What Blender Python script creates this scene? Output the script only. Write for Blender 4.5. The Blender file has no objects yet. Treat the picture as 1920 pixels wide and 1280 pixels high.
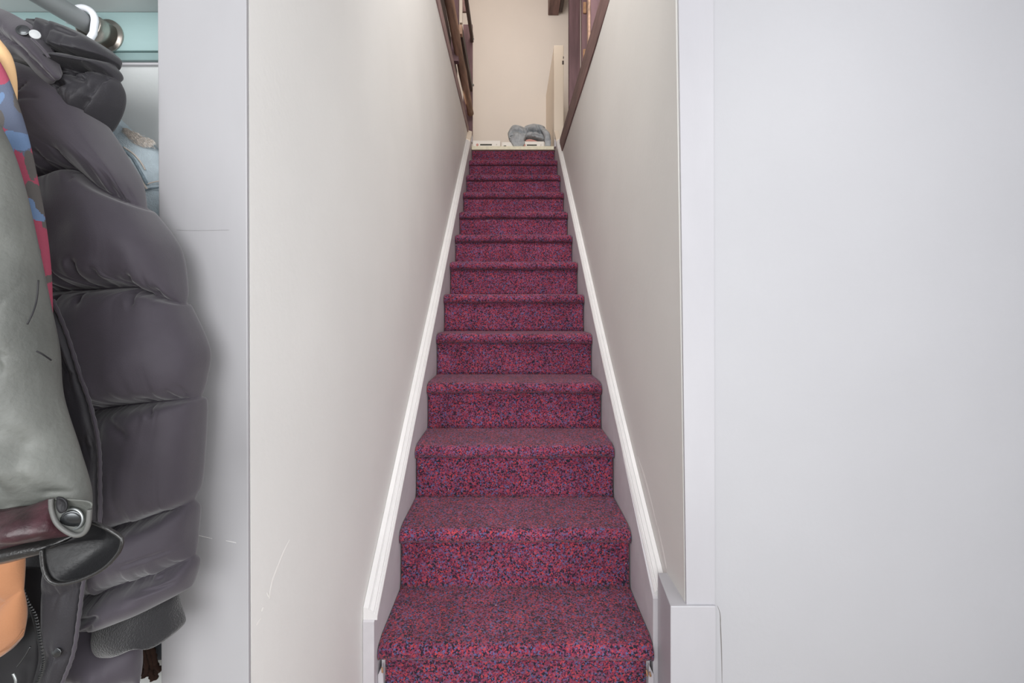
import bpy, bmesh, math, random
from mathutils import Vector, noise
random.seed(7)
C = bpy.context.scene.collection
S = bpy.context.scene

# ------------------------------------------------------------------ camera, world, lights, exposure
ZC = 1.335                     # eye height above the lower floor
F = 900.0                      # focal length in pixels of the 1920 px wide frame
VX, VY = 960.0, 577.0          # where the level sight line meets the frame
cam_data = bpy.data.cameras.new('camera'); cam = bpy.data.objects.new('camera', cam_data); C.objects.link(cam)
cam.location = (0, 0, ZC); cam.rotation_euler = (math.radians(90), 0, 0)
cam_data.sensor_width = 36; cam_data.lens = 36 * F / 1920; cam_data.shift_y = -(640 - VY) / 1920
cam_data.clip_start = 0.02
S.camera = cam
W = bpy.data.worlds.new('world'); S.world = W; W.use_nodes = True
W.node_tree.nodes['Background'].inputs[0].default_value = (0.93, 0.96, 1.0, 1)
W.node_tree.nodes['Background'].inputs[1].default_value = 0.3

def area(name, loc, target, size, power, col, size_y=None):
    l = bpy.data.lights.new(name, 'AREA'); l.energy = power; l.color = col; l.size = size
    if size_y: l.shape = 'RECTANGLE'; l.size_y = size_y
    o = bpy.data.objects.new(name, l); C.objects.link(o); o.location = loc
    o.rotation_euler = (Vector(target) - Vector(loc)).to_track_quat('-Z', 'Y').to_euler()
    return o
area('room_ceiling_light', (1.15, 0.2, ZC + 0.9), (-0.4, 1.2, ZC - 0.3), 0.6, 5.2, (1.0, 1.0, 1.0))
area('fill_right', (1.0, -1.3, ZC + 0.3), (-0.4, 1.6, ZC - 0.1), 1.6, 24, (0.99, 1.0, 1.0))  # unseen fill behind on the right, added to brighten the left wall
area('fill_left', (-0.45, -1.4, ZC + 0.4), (-0.4, 1.3, ZC - 0.1), 1.6, 46, (0.985, 0.995, 1.0))  # unseen fill behind the camera, added to lift closet and post
area('low_fill', (0.9, -0.3, ZC - 0.6), (-0.4, 1.2, ZC - 0.4), 0.8, 7.5, (1.0, 0.995, 0.98))  # added low fill with no lamp there, brightens the lower left wall
area('landing_light', (0.0, 4.0, ZC + 3.1), (0.0, 5.5, ZC + 3.0), 0.6, 7.5, (1.0, 0.93, 0.87))
area('hall_light', (-1.1, 4.3, ZC + 1.95), (-1.1, 4.3, ZC), 0.6, 9, (1.0, 0.90, 0.78))
area('stairwell_fill', (0.0, 1.35, ZC + 2.15), (0.0, 3.9, ZC + 0.8), 0.9, 29, (1.0, 0.98, 0.955))  # unseen fill added to raise the stairwell walls and landing fronts

S.view_settings.view_transform = 'Standard'; S.view_settings.look = 'None'
S.view_settings.gamma = 1; S.view_settings.use_curve_mapping = False
S.view_settings.exposure = 0.1

# ------------------------------------------------------------------ helpers
def srgb(r, g, b):
    f = lambda c: (c / 255 / 12.92) if c / 255 <= 0.04045 else ((c / 255 + 0.055) / 1.055) ** 2.4
    return (f(r), f(g), f(b), 1)
def P(px, py, Y): return Vector(((px - VX) / F * Y, Y, ZC + (VY - py) / F * Y))

def mat(name, col, rough=0.6, metal=0, noise_scale=0, noise_amt=0.0, bump=0.0, bump_scale=200, sheen=0, stretch=None, coat=0, spec=0.5):
    m = bpy.data.materials.new(name); m.use_nodes = True; nt = m.node_tree; b = nt.nodes['Principled BSDF']
    b.inputs['Base Color'].default_value = col; b.inputs['Roughness'].default_value = rough; b.inputs['Metallic'].default_value = metal
    b.inputs['Sheen Weight'].default_value = sheen; b.inputs['Coat Weight'].default_value = coat
    b.inputs['Specular IOR Level'].default_value = spec
    tc = nt.nodes.new('ShaderNodeTexCoord'); mp = nt.nodes.new('ShaderNodeMapping'); nt.links.new(tc.outputs['Object'], mp.inputs[0])
    if stretch: mp.inputs['Scale'].default_value = stretch
    if noise_scale:
        n = nt.nodes.new('ShaderNodeTexNoise'); n.inputs['Scale'].default_value = noise_scale; n.inputs['Detail'].default_value = 6
        nt.links.new(mp.outputs[0], n.inputs[0])
        mr = nt.nodes.new('ShaderNodeMapRange'); mr.inputs['From Min'].default_value = 0.3; mr.inputs['From Max'].default_value = 0.7
        mr.inputs['To Min'].default_value = 1 - noise_amt; mr.inputs['To Max'].default_value = 1 + noise_amt
        nt.links.new(n.outputs[0], mr.inputs[0])
        mx = nt.nodes.new('ShaderNodeVectorMath'); mx.operation = 'SCALE'; mx.inputs[0].default_value = col[:3]
        nt.links.new(mr.outputs[0], mx.inputs['Scale']); nt.links.new(mx.outputs[0], b.inputs['Base Color'])
    if bump:
        n2 = nt.nodes.new('ShaderNodeTexNoise'); n2.inputs['Scale'].default_value = bump_scale; n2.inputs['Detail'].default_value = 4
        nt.links.new(mp.outputs[0], n2.inputs[0])
        bp = nt.nodes.new('ShaderNodeBump'); bp.inputs['Strength'].default_value = bump; bp.inputs['Distance'].default_value = 0.002
        nt.links.new(n2.outputs[0], bp.inputs['Height']); nt.links.new(bp.outputs[0], b.inputs['Normal'])
    return m

def carpet_mat():
    m = bpy.data.materials.new('flecked_carpet'); m.use_nodes = True; nt = m.node_tree; N = nt.nodes; L = nt.links; b = N['Principled BSDF']
    b.inputs['Roughness'].default_value = 1; b.inputs['Specular IOR Level'].default_value = 0.1; b.inputs['Sheen Weight'].default_value = 0.15
    tc = N.new('ShaderNodeTexCoord')
    nz = N.new('ShaderNodeTexNoise'); nz.inputs['Scale'].default_value = 130; nz.inputs['Detail'].default_value = 3; L.new(tc.outputs['Object'], nz.inputs[0])
    ad = N.new('ShaderNodeVectorMath'); ad.operation = 'MULTIPLY_ADD'; ad.inputs[1].default_value = (0.011,) * 3
    L.new(nz.outputs['Color'], ad.inputs[0]); L.new(tc.outputs['Object'], ad.inputs[2])
    v = N.new('ShaderNodeTexVoronoi'); v.inputs['Scale'].default_value = 250; L.new(ad.outputs[0], v.inputs['Vector'])
    sep = N.new('ShaderNodeSeparateColor'); L.new(v.outputs['Color'], sep.inputs[0])
    r = N.new('ShaderNodeValToRGB'); r.color_ramp.interpolation = 'CONSTANT'; e = r.color_ramp.elements
    stops = [(0, srgb(40, 38, 50)), (.23, srgb(92, 42, 66)), (.38, srgb(142, 55, 76)), (.52, srgb(122, 74, 98)), (.66, srgb(176, 68, 76)),
             (.77, srgb(92, 94, 136)), (.88, srgb(128, 56, 84))]
    e[0].position, e[0].color = stops[0]; e[1].position, e[1].color = stops[1]
    for p, c in stops[2:]:
        k = e.new(p); k.color = c
    L.new(sep.outputs[0], r.inputs[0])
    n2 = N.new('ShaderNodeTexNoise'); n2.inputs['Scale'].default_value = 9; n2.inputs['Detail'].default_value = 5; L.new(tc.outputs['Object'], n2.inputs[0])
    mr = N.new('ShaderNodeMapRange'); mr.inputs['From Min'].default_value = .3; mr.inputs['From Max'].default_value = .7
    mr.inputs['To Min'].default_value = .92; mr.inputs['To Max'].default_value = 1.3; L.new(n2.outputs[0], mr.inputs[0])
    sc = N.new('ShaderNodeVectorMath'); sc.operation = 'SCALE'; L.new(r.outputs[0], sc.inputs[0]); L.new(mr.outputs[0], sc.inputs['Scale'])
    L.new(sc.outputs[0], b.inputs['Base Color'])
    n3 = N.new('ShaderNodeTexNoise'); n3.inputs['Scale'].default_value = 420; L.new(tc.outputs['Object'], n3.inputs[0])
    bp = N.new('ShaderNodeBump'); bp.inputs['Strength'].default_value = .9; bp.inputs['Distance'].default_value = .003
    L.new(n3.outputs[0], bp.inputs['Height']); L.new(bp.outputs[0], b.inputs['Normal'])
    return m

M = dict(
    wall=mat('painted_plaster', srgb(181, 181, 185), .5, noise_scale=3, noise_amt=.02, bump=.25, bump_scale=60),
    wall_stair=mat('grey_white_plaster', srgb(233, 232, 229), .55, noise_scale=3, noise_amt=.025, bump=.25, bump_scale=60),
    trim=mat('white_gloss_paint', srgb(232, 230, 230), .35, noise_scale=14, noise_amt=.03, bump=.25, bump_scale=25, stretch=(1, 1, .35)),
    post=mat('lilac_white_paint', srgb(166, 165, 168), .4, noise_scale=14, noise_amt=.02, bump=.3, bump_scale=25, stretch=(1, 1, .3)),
    skirt=mat('scuffed_white_paint', srgb(206, 203, 207), .5, noise_scale=20, noise_amt=.04, bump=.2, bump_scale=60),
    cream=mat('cream_paint', srgb(236, 228, 220), .6, noise_scale=2, noise_amt=.02, bump=.1, bump_scale=60),
    creamtrim=mat('cream_trim_paint', srgb(238, 224, 206), .45),
    yellowtrim=mat('yellowed_nosing_paint', srgb(238, 231, 204), .45, noise_scale=40, noise_amt=.08),
    closet=mat('closet_wall_paint', srgb(214, 217, 217), .6, bump=.2, bump_scale=60),
    blue=mat('pale_blue_paint', srgb(156, 182, 182), .45, noise_scale=18, noise_amt=.04, bump=.4, bump_scale=50, stretch=(.3, 1, 1)),
    bluedark=mat('pale_blue_moulding_paint', srgb(134, 158, 158), .45, noise_scale=30, noise_amt=.08),
    wood=mat('dark_stained_timber', srgb(118, 92, 88), .7, noise_scale=30, noise_amt=.35, bump=.7, bump_scale=60, stretch=(1, .12, 1)),
    woodv=mat('purple_brown_timber', srgb(116, 88, 92), .7, noise_scale=34, noise_amt=.25, bump=.6, bump_scale=60, stretch=(1, 1, .12)),
    log=mat('worn_brown_timber', srgb(176, 142, 120), .6, noise_scale=26, noise_amt=.5, bump=.9, bump_scale=50, stretch=(1, .1, 1)),
    paleweathered=mat('weathered_lilac_timber', srgb(160, 134, 132), .7, noise_scale=30, noise_amt=.3, bump=.7, bump_scale=60, stretch=(1, .12, 1)),
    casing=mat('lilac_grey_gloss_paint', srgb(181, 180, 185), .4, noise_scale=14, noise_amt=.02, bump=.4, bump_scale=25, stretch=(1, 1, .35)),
    wall_r=mat('grey_white_plaster_shade', srgb(218, 216, 212), .55, noise_scale=3, noise_amt=.025, bump=.25, bump_scale=60),  # same plaster as the left wall, darkened to carry its shade in the colour
    rawwood=mat('bare_wood', srgb(168, 128, 96), .7, noise_scale=40, noise_amt=.2),
    blackwood=mat('near_black_timber', srgb(72, 58, 54), .6, noise_scale=30, noise_amt=.3, bump=.5, stretch=(1, .12, 1)),
    carpet=carpet_mat(),
    floor=mat('grey_floor', srgb(150, 140, 130), .6, noise_scale=6, noise_amt=.1),
    puffer=mat('charcoal_nylon', srgb(62, 57, 65), .62, noise_scale=60, noise_amt=.04, bump=.12, bump_scale=700, sheen=.3, spec=.3),
    pufferdark=mat('black_nylon', srgb(31, 29, 35), .6, bump=.2, bump_scale=500, sheen=.15),
    knit=mat('charcoal_knit', srgb(28, 27, 30), .95, bump=.9, bump_scale=500, sheen=.4),
    lining=mat('black_lining', srgb(22, 21, 25), .6),
    leather=mat('grey_leather', srgb(90, 92, 88), .56, noise_scale=6, noise_amt=.42, bump=.35, bump_scale=180, spec=.6),
    leatherdark=mat('black_leather', srgb(38, 37, 37), .33, noise_scale=30, noise_amt=.3, bump=.5, bump_scale=220, coat=.25),
    leatherred=mat('burgundy_black_leather', srgb(60, 34, 40), .42, noise_scale=50, noise_amt=.6, bump=.5, bump_scale=160, coat=.12),
    leatherin=mat('black_leather_inside', srgb(27, 27, 29), .5, bump=.3, bump_scale=200),
    leatherrim=mat('grey_leather_edge', srgb(92, 92, 90), .5),
    tan=mat('tan_suede', srgb(164, 112, 76), .85, noise_scale=12, noise_amt=.08, bump=.2, bump_scale=500, sheen=.3),
    cambeige=mat('beige_lining', srgb(226, 186, 138), .8, bump=.2, bump_scale=500),
    cam0=mat('camouflage_maroon', srgb(150, 62, 84), .8, bump=.3, bump_scale=700),
    cam1=mat('camouflage_blue', srgb(96, 120, 154), .8, bump=.3, bump_scale=700),
    cam2=mat('camouflage_slate', srgb(84, 92, 112), .8, bump=.3, bump_scale=700),
    cam3=mat('camouflage_olive', srgb(84, 80, 78), .8, bump=.3, bump_scale=700),
    denim=mat('washed_denim', srgb(196, 210, 218), .85, noise_scale=38, noise_amt=.16, bump=.6, bump_scale=500),
    denimdark=mat('denim_seam', srgb(138, 154, 164), .85, noise_scale=90, noise_amt=.3, bump=.6, bump_scale=500),
    fray=mat('frayed_cotton', srgb(222, 214, 206), .95),
    thread=mat('pale_thread', srgb(224, 212, 202), .9),
    tanthread=mat('tan_thread', srgb(140, 96, 66), .9),
    greydenim=mat('grey_blue_denim', srgb(176, 180, 184), .9, noise_scale=24, noise_amt=.28, bump=.5, bump_scale=300),
    rod=mat('grey_metal_tube', srgb(176, 179, 180), .45, 0),
    nickel=mat('brushed_nickel', srgb(190, 182, 174), .28, .95, noise_scale=60, noise_amt=.1, stretch=(1, 8, 1)),
    steel=mat('polished_steel', srgb(170, 174, 174), .38, .8),
    gunmetal=mat('gunmetal', srgb(92, 94, 96), .25, .9),
    plastic=mat('white_plastic', srgb(240, 242, 248), .3),
    box=mat('cream_plastic', srgb(246, 240, 232), .4),
    slot=mat('dark_slot', srgb(40, 42, 20), .5),
    brown=mat('dark_brown_wool', srgb(58, 38, 30), .95, noise_scale=60, noise_amt=.3, bump=.6),
    greyshade=mat('blue_grey_shade', srgb(88, 92, 100), .9, bump=.3, bump_scale=400),  # closet shade as a flat colour, for the added sheet
    pink=mat('pink_cloth', srgb(218, 160, 150), .9),
    crack=mat('crack_shadow', srgb(120, 116, 114), .9),
    chip=mat('fresh_filler', srgb(240, 238, 234), .6),
)

def new(name, me, m, parent=None, smooth=False):
    ms = m if isinstance(m, (list, tuple)) else [m]
    for k in ms: me.materials.append(M[k] if isinstance(k, str) else k)
    o = bpy.data.objects.new(name, me); C.objects.link(o)
    if smooth: me.polygons.foreach_set('use_smooth', [True] * len(me.polygons))
    if parent: o.parent = parent; o.matrix_parent_inverse = parent_inv(parent)
    return o
def parent_inv(p):
    from mathutils import Matrix
    m = Matrix.Translation(p.location)
    q = p.parent
    while q: m = Matrix.Translation(q.location) @ m; q = q.parent
    return m.inverted()
def pyd(name, vs, fs, m, parent=None, smooth=False):
    me = bpy.data.meshes.new(name); me.from_pydata([tuple(v) for v in vs], [], fs); me.update()
    bm = bmesh.new(); bm.from_mesh(me); bmesh.ops.recalc_face_normals(bm, faces=bm.faces); bm.to_mesh(me); bm.free()
    return new(name, me, m, parent, smooth)
def thing(name, label, cat, loc=(0, 0, 0), group=None):
    o = bpy.data.objects.new(name, None); C.objects.link(o); o.location = loc; o['label'] = label; o['category'] = cat
    o.empty_display_size = .05
    if group: o['group'] = group
    return o
def tag(o, label, cat, group=None):
    o['label'] = label; o['category'] = cat
    if group: o['group'] = group
    return o
def struct(o): o['kind'] = 'structure'; return o
HEXF = [(0, 1, 2, 3), (4, 7, 6, 5), (0, 4, 5, 1), (1, 5, 6, 2), (2, 6, 7, 3), (3, 7, 4, 0)]
def hexa(name, v8, m, parent=None, bevel=0.0, seg=2, sub=0, jit=0.0):
    """v8: bottom four corners then top four (world z given relative to the camera height)."""
    bm = bmesh.new(); vs = [bm.verts.new((x, y, z + ZC)) for x, y, z in v8]
    for f in HEXF: bm.faces.new([vs[i] for i in f])
    bmesh.ops.recalc_face_normals(bm, faces=bm.faces)
    if bevel: bmesh.ops.bevel(bm, geom=list(bm.edges), offset=bevel, segments=seg, affect='EDGES', profile=.6)
    if sub: bmesh.ops.subdivide_edges(bm, edges=list(bm.edges), cuts=sub, use_grid_fill=True)
    if jit:
        for v in bm.verts:
            v.co += Vector([noise.noise(v.co * 9 + Vector((k * 13, 0, 0))) for k in range(3)]) * jit
    me = bpy.data.meshes.new(name); bm.to_mesh(me); bm.free()
    return new(name, me, m, parent)
def box(name, x0, x1, y0, y1, z0, z1, m, parent=None, bevel=0.0, **k):
    return hexa(name, [(x0, y0, z0), (x1, y0, z0), (x1, y1, z0), (x0, y1, z0), (x0, y0, z1), (x1, y0, z1), (x1, y1, z1), (x0, y1, z1)], m, parent, bevel, **k)
def tube(name, pts, r, m, parent=None, seg=12, closed=False, caps=True):
    pts = [Vector(p) for p in pts]; n = len(pts); rr = r if isinstance(r, (list, tuple)) else [r] * n
    vs = []; fs = []; up = Vector((0, 0, 1))
    t0 = (pts[1] - pts[0]).normalized()
    a = t0.cross(up); a = a if a.length > .1 else t0.cross(Vector((1, 0, 0))); a.normalize()
    for i, p in enumerate(pts):
        if closed: t = (pts[(i + 1) % n] - pts[i - 1]).normalized()
        else: t = (pts[min(i + 1, n - 1)] - pts[max(i - 1, 0)]).normalized()
        a = (a - t * a.dot(t)).normalized(); b = t.cross(a)
        for k in range(seg):
            w = 2 * math.pi * k / seg; vs.append(p + (a * math.cos(w) + b * math.sin(w)) * rr[i])
    for i in range(n if closed else n - 1):
        j = (i + 1) % n
        for k in range(seg): fs.append((i * seg + k, i * seg + (k + 1) % seg, j * seg + (k + 1) % seg, j * seg + k))
    if caps and not closed:
        fs.append(tuple(range(seg))); fs.append(tuple((n - 1) * seg + k for k in range(seg)))
    return pyd(name, vs, fs, m, parent, True)
def catmull(pts, n):
    """n samples along a smooth curve through pts (tuples of any length)."""
    m = len(pts)
    if m == 1: return [tuple(pts[0])] * n
    out = []
    for i in range(n):
        u = i / (n - 1) * (m - 1); k = min(int(u), m - 2); t = u - k
        p = [pts[max(k - 1, 0)], pts[k], pts[k + 1], pts[min(k + 2, m - 1)]]
        out.append(tuple(.5 * (2 * p[1][d] + (p[2][d] - p[0][d]) * t + (2 * p[0][d] - 5 * p[1][d] + 4 * p[2][d] - p[3][d]) * t * t
                               + (3 * p[1][d] - p[0][d] - 3 * p[2][d] + p[3][d]) * t ** 3) for d in range(len(pts[0]))))
    return out
def nz(*a): return noise.noise(Vector(a + (0,) * (3 - len(a))))

def cloth(name, rows, m, parent, nu=60, per=16, pinch=.35, wr=.006, lam=.22, freq=9, low=.003, seed=0, back=.7, expo=2.0, pick=None, endcap=.35, folds=()):
    """A closed stuffed or flat garment piece. rows: (outline points left to right, distance, half thickness, seam?)
    Seams pinch the piece, folds radiate from them."""
    R = [(catmull(r[0], nu), r[1], r[2], r[3]) for r in rows]
    K = len(R); nv = (K - 1) * per + 1
    seams = [i for i in range(K) if R[i][3] or i in (0, K - 1)]
    vs = []; ring = 2 * nu - 2
    for j in range(nv):
        v = j / per; k = min(int(v), K - 2); t = v - k
        def ip(f):
            a, b, c, d = f(max(k - 1, 0)), f(k), f(k + 1), f(min(k + 2, K - 1))
            return .5 * (2 * b + (c - a) * t + (2 * a - 5 * b + 4 * c - d) * t * t + (3 * b - a - 3 * c + d) * t ** 3)
        s0 = max([s for s in seams if s <= v]); s1 = min([s for s in seams if s >= v]); tt = 0 if s1 == s0 else (v - s0) / (s1 - s0)
        prof = 0 if s1 == s0 else (1 - abs(2 * tt - 1) ** 2.6) ** .75
        base = pinch
        if (s0 == 0 and tt < .5) or (s1 == K - 1 and tt > .5): base = endcap
        bul = base + (1 - base) * prof
        sag = 1 + .18 * math.sin(math.pi * (tt ** 1.8)) * (1 if s1 - s0 > 1 else 0)
        Yc = ip(lambda q: R[q][1]); D = ip(lambda q: R[q][2])
        front = []; backp = []
        for i in range(nu):
            s = i / (nu - 1)
            x = ip(lambda q: R[q][0][i][0]); y = ip(lambda q: R[q][0][i][1])
            e = max(0, 1 - abs(2 * s - 1) ** expo) ** (1 / expo)
            w = 0
            for q in (s0, s1):
                if not (R[q][3]): continue
                dd = abs(v - q) / max(1, (s1 - s0))
                a = nz(s * freq + .6 * dd * nz(s * 4, q), q * 7.3 + seed, dd * 1.2)
                g = (1.0 if q == s1 else .55) * (.6 + .8 * abs(nz(s * 3.1, q * 3.3 + seed)))
                w += wr * g * (math.exp(-dd / lam) * a * 2.0 - 1.3 * math.exp(-dd / (lam * (.45 + .7 * abs(nz(s * freq * .5, q + 5.5))))) * max(0, .16 - abs(a)) / .16) * min(1, dd * 18 + .1)
            w += low * nz(x / 55 + seed, y / 55, 3.3)
            for (fa, fb, fd, fw) in folds:      # a valley pressed in along a line
                ux, uy = fb[0] - fa[0], fb[1] - fa[1]; q2 = max(0, min(1, ((x - fa[0]) * ux + (y - fa[1]) * uy) / (ux * ux + uy * uy)))
                dx, dy = x - fa[0] - ux * q2, y - fa[1] - uy * q2; dd2 = math.hypot(dx, dy) / fw
                if dd2 < 3: w -= fd * (math.exp(-dd2 * dd2 * 2.2) - .18 * math.exp(-(dd2 - 1.5) ** 2 * 2)) * min(1, 2.2 * (1 - abs(2 * q2 - 1)) + .15)
            pf = P(x, y, Yc)
            front.append(Vector((pf.x, Yc - e * (D * bul * sag) - w * e, pf.z)))
            backp.append(Vector((pf.x, Yc + e * D * bul * back, pf.z)))
        vs += front + backp[1:-1][::-1]
    fs = []
    for j in range(nv - 1):
        for i in range(ring):
            fs.append((j * ring + i, j * ring + (i + 1) % ring, (j + 1) * ring + (i + 1) % ring, (j + 1) * ring + i))
    fs.append(tuple(range(ring))); fs.append(tuple((nv - 1) * ring + i for i in range(ring)))
    o = pyd(name, vs, fs, m, parent, True)
    if pick:
        for p in o.data.polygons:
            c = p.center; p.material_index = pick(VX + c.x / c.y * F, VY - (c.z - ZC) / c.y * F)
    return o
def pixtube(name, pts, Y, r, m, parent, n=40, seg=10):
    c = catmull([(p[0], p[1], p[2] if len(p) > 2 else Y) for p in pts], n)
    return tube(name, [P(a, b, d) for a, b, d in c], r, m, parent, seg)
def dome(name, px, py, Y, r, m, parent, d=.4, nrm=(0, -1, 0)):
    """button or snap: a stepped disc facing the room"""
    c = P(px, py, Y); n = Vector(nrm).normalized(); q = n.to_track_quat('Z', 'Y'); vs = []; fs = []; seg = 20
    prof = [(1, 0), (1, .22), (.92, .34), (.8, .30), (.72, .34), (.45, .42), (.2, .46)]
    for rr, h in prof:
        for k in range(seg):
            a = 2 * math.pi * k / seg; vs.append(c + q @ Vector((rr * r * math.cos(a), rr * r * math.sin(a), h * r * d * 2)))
    for i in range(len(prof) - 1):
        for k in range(seg): fs.append((i * seg + k, i * seg + (k + 1) % seg, (i + 1) * seg + (k + 1) % seg, (i + 1) * seg + k))
    fs.append(tuple(range(seg))); fs.append(tuple((len(prof) - 1) * seg + k for k in range(seg)))
    return pyd(name, vs, fs, m, parent, True)

# ------------------------------------------------------------------ room shell
FL = -ZC
YL, YR = .7445, 1.2076            # where the left and right stair walls start
def lx(y, z): return -.4070 - .0035 * z * max(0, 1 - (y - YL) / 1.5)
def rx(y, z): return .4240 - .0152 * z * max(0, 1 - (y - YR) / 1.3)
def wallslab(name, fx, y0, y1, z0, ztop, thick, m, ny=16, nzz=10):
    vs = []; fs = []
    for i in range(ny + 1):
        y = y0 + (y1 - y0) * i / ny
        for j in range(nzz + 1):
            z = z0 + (ztop(y) - z0) * j / nzz; vs.append((fx(y, z), y, z + ZC))
    n = len(vs)
    for i in range(ny + 1):
        y = y0 + (y1 - y0) * i / ny
        for j in range(nzz + 1):
            z = z0 + (ztop(y) - z0) * j / nzz; vs.append((fx(y0, 0) + thick, y, z + ZC))
    A = lambda i, j, o=0: o + i * (nzz + 1) + j
    for i in range(ny):
        for j in range(nzz):
            fs.append((A(i, j), A(i + 1, j), A(i + 1, j + 1), A(i, j + 1))); fs.append((A(i, j, n), A(i, j + 1, n), A(i + 1, j + 1, n), A(i + 1, j, n)))
        for j in (0, nzz): fs.append((A(i, j), A(i + 1, j), A(i + 1, j, n), A(i, j, n)))
    for i in (0, ny):
        for j in range(nzz): fs.append((A(i, j), A(i, j + 1), A(i, j + 1, n), A(i, j, n)))
    return struct(pyd(name, vs, fs, m))
struct(box('floor', -1.9, 1.45, -2.6, 5.6, FL - .1, FL, 'floor'))
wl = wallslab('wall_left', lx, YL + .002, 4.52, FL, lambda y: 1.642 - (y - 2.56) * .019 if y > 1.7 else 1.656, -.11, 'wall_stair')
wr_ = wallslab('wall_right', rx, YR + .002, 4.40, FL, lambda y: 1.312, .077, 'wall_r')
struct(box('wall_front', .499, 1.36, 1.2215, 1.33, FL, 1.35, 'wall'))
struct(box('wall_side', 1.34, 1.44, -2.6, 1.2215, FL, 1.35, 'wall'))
struct(box('wall_closet', -1.85, -.5165, .825, .93, FL, 1.12, 'closet'))
struct(box('wall_closet_side', -1.9, -1.8, -2.6, .825, FL, 1.12, 'closet'))
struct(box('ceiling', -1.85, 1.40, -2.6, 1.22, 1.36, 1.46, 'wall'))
# upper storey
struct(box('wall_far', -1.9, 1.9, 5.5, 5.6, 1.3, 3.7, 'cream'))
struct(box('wall_upper_left', -1.95, -1.85, .9, 5.5, 1.3, 3.7, 'cream'))
struct(box('wall_upper_right', 1.85, 1.95, .9, 5.5, 1.3, 3.7, 'cream'))
struct(box('ceiling_upper', -1.9, 1.9, .9, 5.6, 3.62, 3.72, 'cream'))
struct(box('wall_upper_near', -1.9, 1.9, .8, .9, 1.46, 3.7, 'cream'))
struct(box('floor_upper_left', -1.85, -.517, .93, 5.5, 1.385, 1.485, 'floor'))
struct(box('floor_upper_right', .524, 1.85, 1.33, 5.5, 1.385, 1.485, 'floor'))
struct(box('floor_landing', -.514, .521, 4.458, 5.5, 1.385, 1.484, 'floor'))
# white post face at the closet end of the left wall
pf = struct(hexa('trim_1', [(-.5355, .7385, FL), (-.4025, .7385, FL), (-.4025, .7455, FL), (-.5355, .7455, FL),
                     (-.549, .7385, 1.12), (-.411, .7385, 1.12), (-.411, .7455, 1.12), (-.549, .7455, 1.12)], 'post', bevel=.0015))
# casing strip on the right wall end, standing on the plinth block
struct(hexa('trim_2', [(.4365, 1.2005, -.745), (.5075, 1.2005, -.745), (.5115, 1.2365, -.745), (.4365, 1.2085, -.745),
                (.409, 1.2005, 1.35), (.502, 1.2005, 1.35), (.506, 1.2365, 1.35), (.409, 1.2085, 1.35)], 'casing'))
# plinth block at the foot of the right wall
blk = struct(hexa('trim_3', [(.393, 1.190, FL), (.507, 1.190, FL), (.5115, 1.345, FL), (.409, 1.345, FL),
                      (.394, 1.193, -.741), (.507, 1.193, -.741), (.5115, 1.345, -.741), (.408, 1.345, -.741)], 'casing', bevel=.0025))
# sloping skirt boards beside the stairs with their cap mouldings
SL = .7834
def nl(y): return -.932 + SL * (y - 1.318)       # nosing line
def sweep(name, prof, y0, y1, sgn, edge, m, parent=None, yend=None):
    """prof: (distance towards the stairs from the wall, height above nosing line)"""
    n = len(prof); vs = []; K = 12
    for q in range(K + 1):
        y = y0 + (y1 - y0) * q / K
        for d, h in prof: vs.append((edge(y, nl(y) + h) + sgn * d, y, ZC + nl(y) + h))
    fs = []
    for q in range(K):
        for k in range(n): fs.append((q * n + k, q * n + (k + 1) % n, (q + 1) * n + (k + 1) % n, (q + 1) * n + k))
    fs += [tuple(range(n)), tuple(K * n + k for k in range(n))]
    return pyd(name, vs, fs, m, parent)
for nm, sgn, edge, y0, face in (('trim_4', 1, lx, 1.30, -.3735), ('trim_5', -1, rx, 1.346, .3955)):
    # board
    vs = []; pts = [(y0, FL + .001 if sgn > 0 else FL + .001), (y0, nl(y0) + .095), (4.43, nl(4.43) + .095), (4.455, nl(4.43) + .095), (4.455, 1.0)]
    e0 = (lambda y, z: edge(y, z))
    for (y, z) in pts: vs.append((e0(y, z) + sgn * .001, y, z + ZC))
    for (y, z) in pts: vs.append((face, y, z + ZC))
    n = 5; fs = [tuple(range(n)), tuple(range(n, 2 * n))] + [(k, (k + 1) % n, n + (k + 1) % n, n + k) for k in range(n)]
    b = struct(pyd(nm, vs, fs, 'skirt'))
    w = abs(face - edge(2.5, 0))
    ce = (lambda y, z, edge=edge, sgn=sgn: edge(y, z) + sgn * .0008)
    sweep('cap_moulding', [(0, .095), (0, .128), (w * .42, .125), (w * .46, .119), (w * .52, .119), (w * .56, .123), (w * .84, .117), (w * .88, .110), (w * .93, .110), (w * .97, .112), (w * 1.13, .104), (w * 1.13, .094)], y0 + .005, 4.25, sgn, ce, 'trim', b)
    sweep('upper_cap_moulding', [(0, .095), (0, .134), (w * 1.1, .122), (w * 1.15, .098)], 4.25, 4.43, sgn, ce, 'creamtrim', b)
    a = edge(4.44, 1.6) + sgn * .001
    if sgn > 0: box('end_block', a, a + .042, 4.40, 4.456, 1.52, 1.585, 'skirt', b, bevel=.004)
    else: box('end_block', a - .040, a, 4.33, 4.398, 1.455, 1.52, 'skirt', b, bevel=.004)
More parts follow.
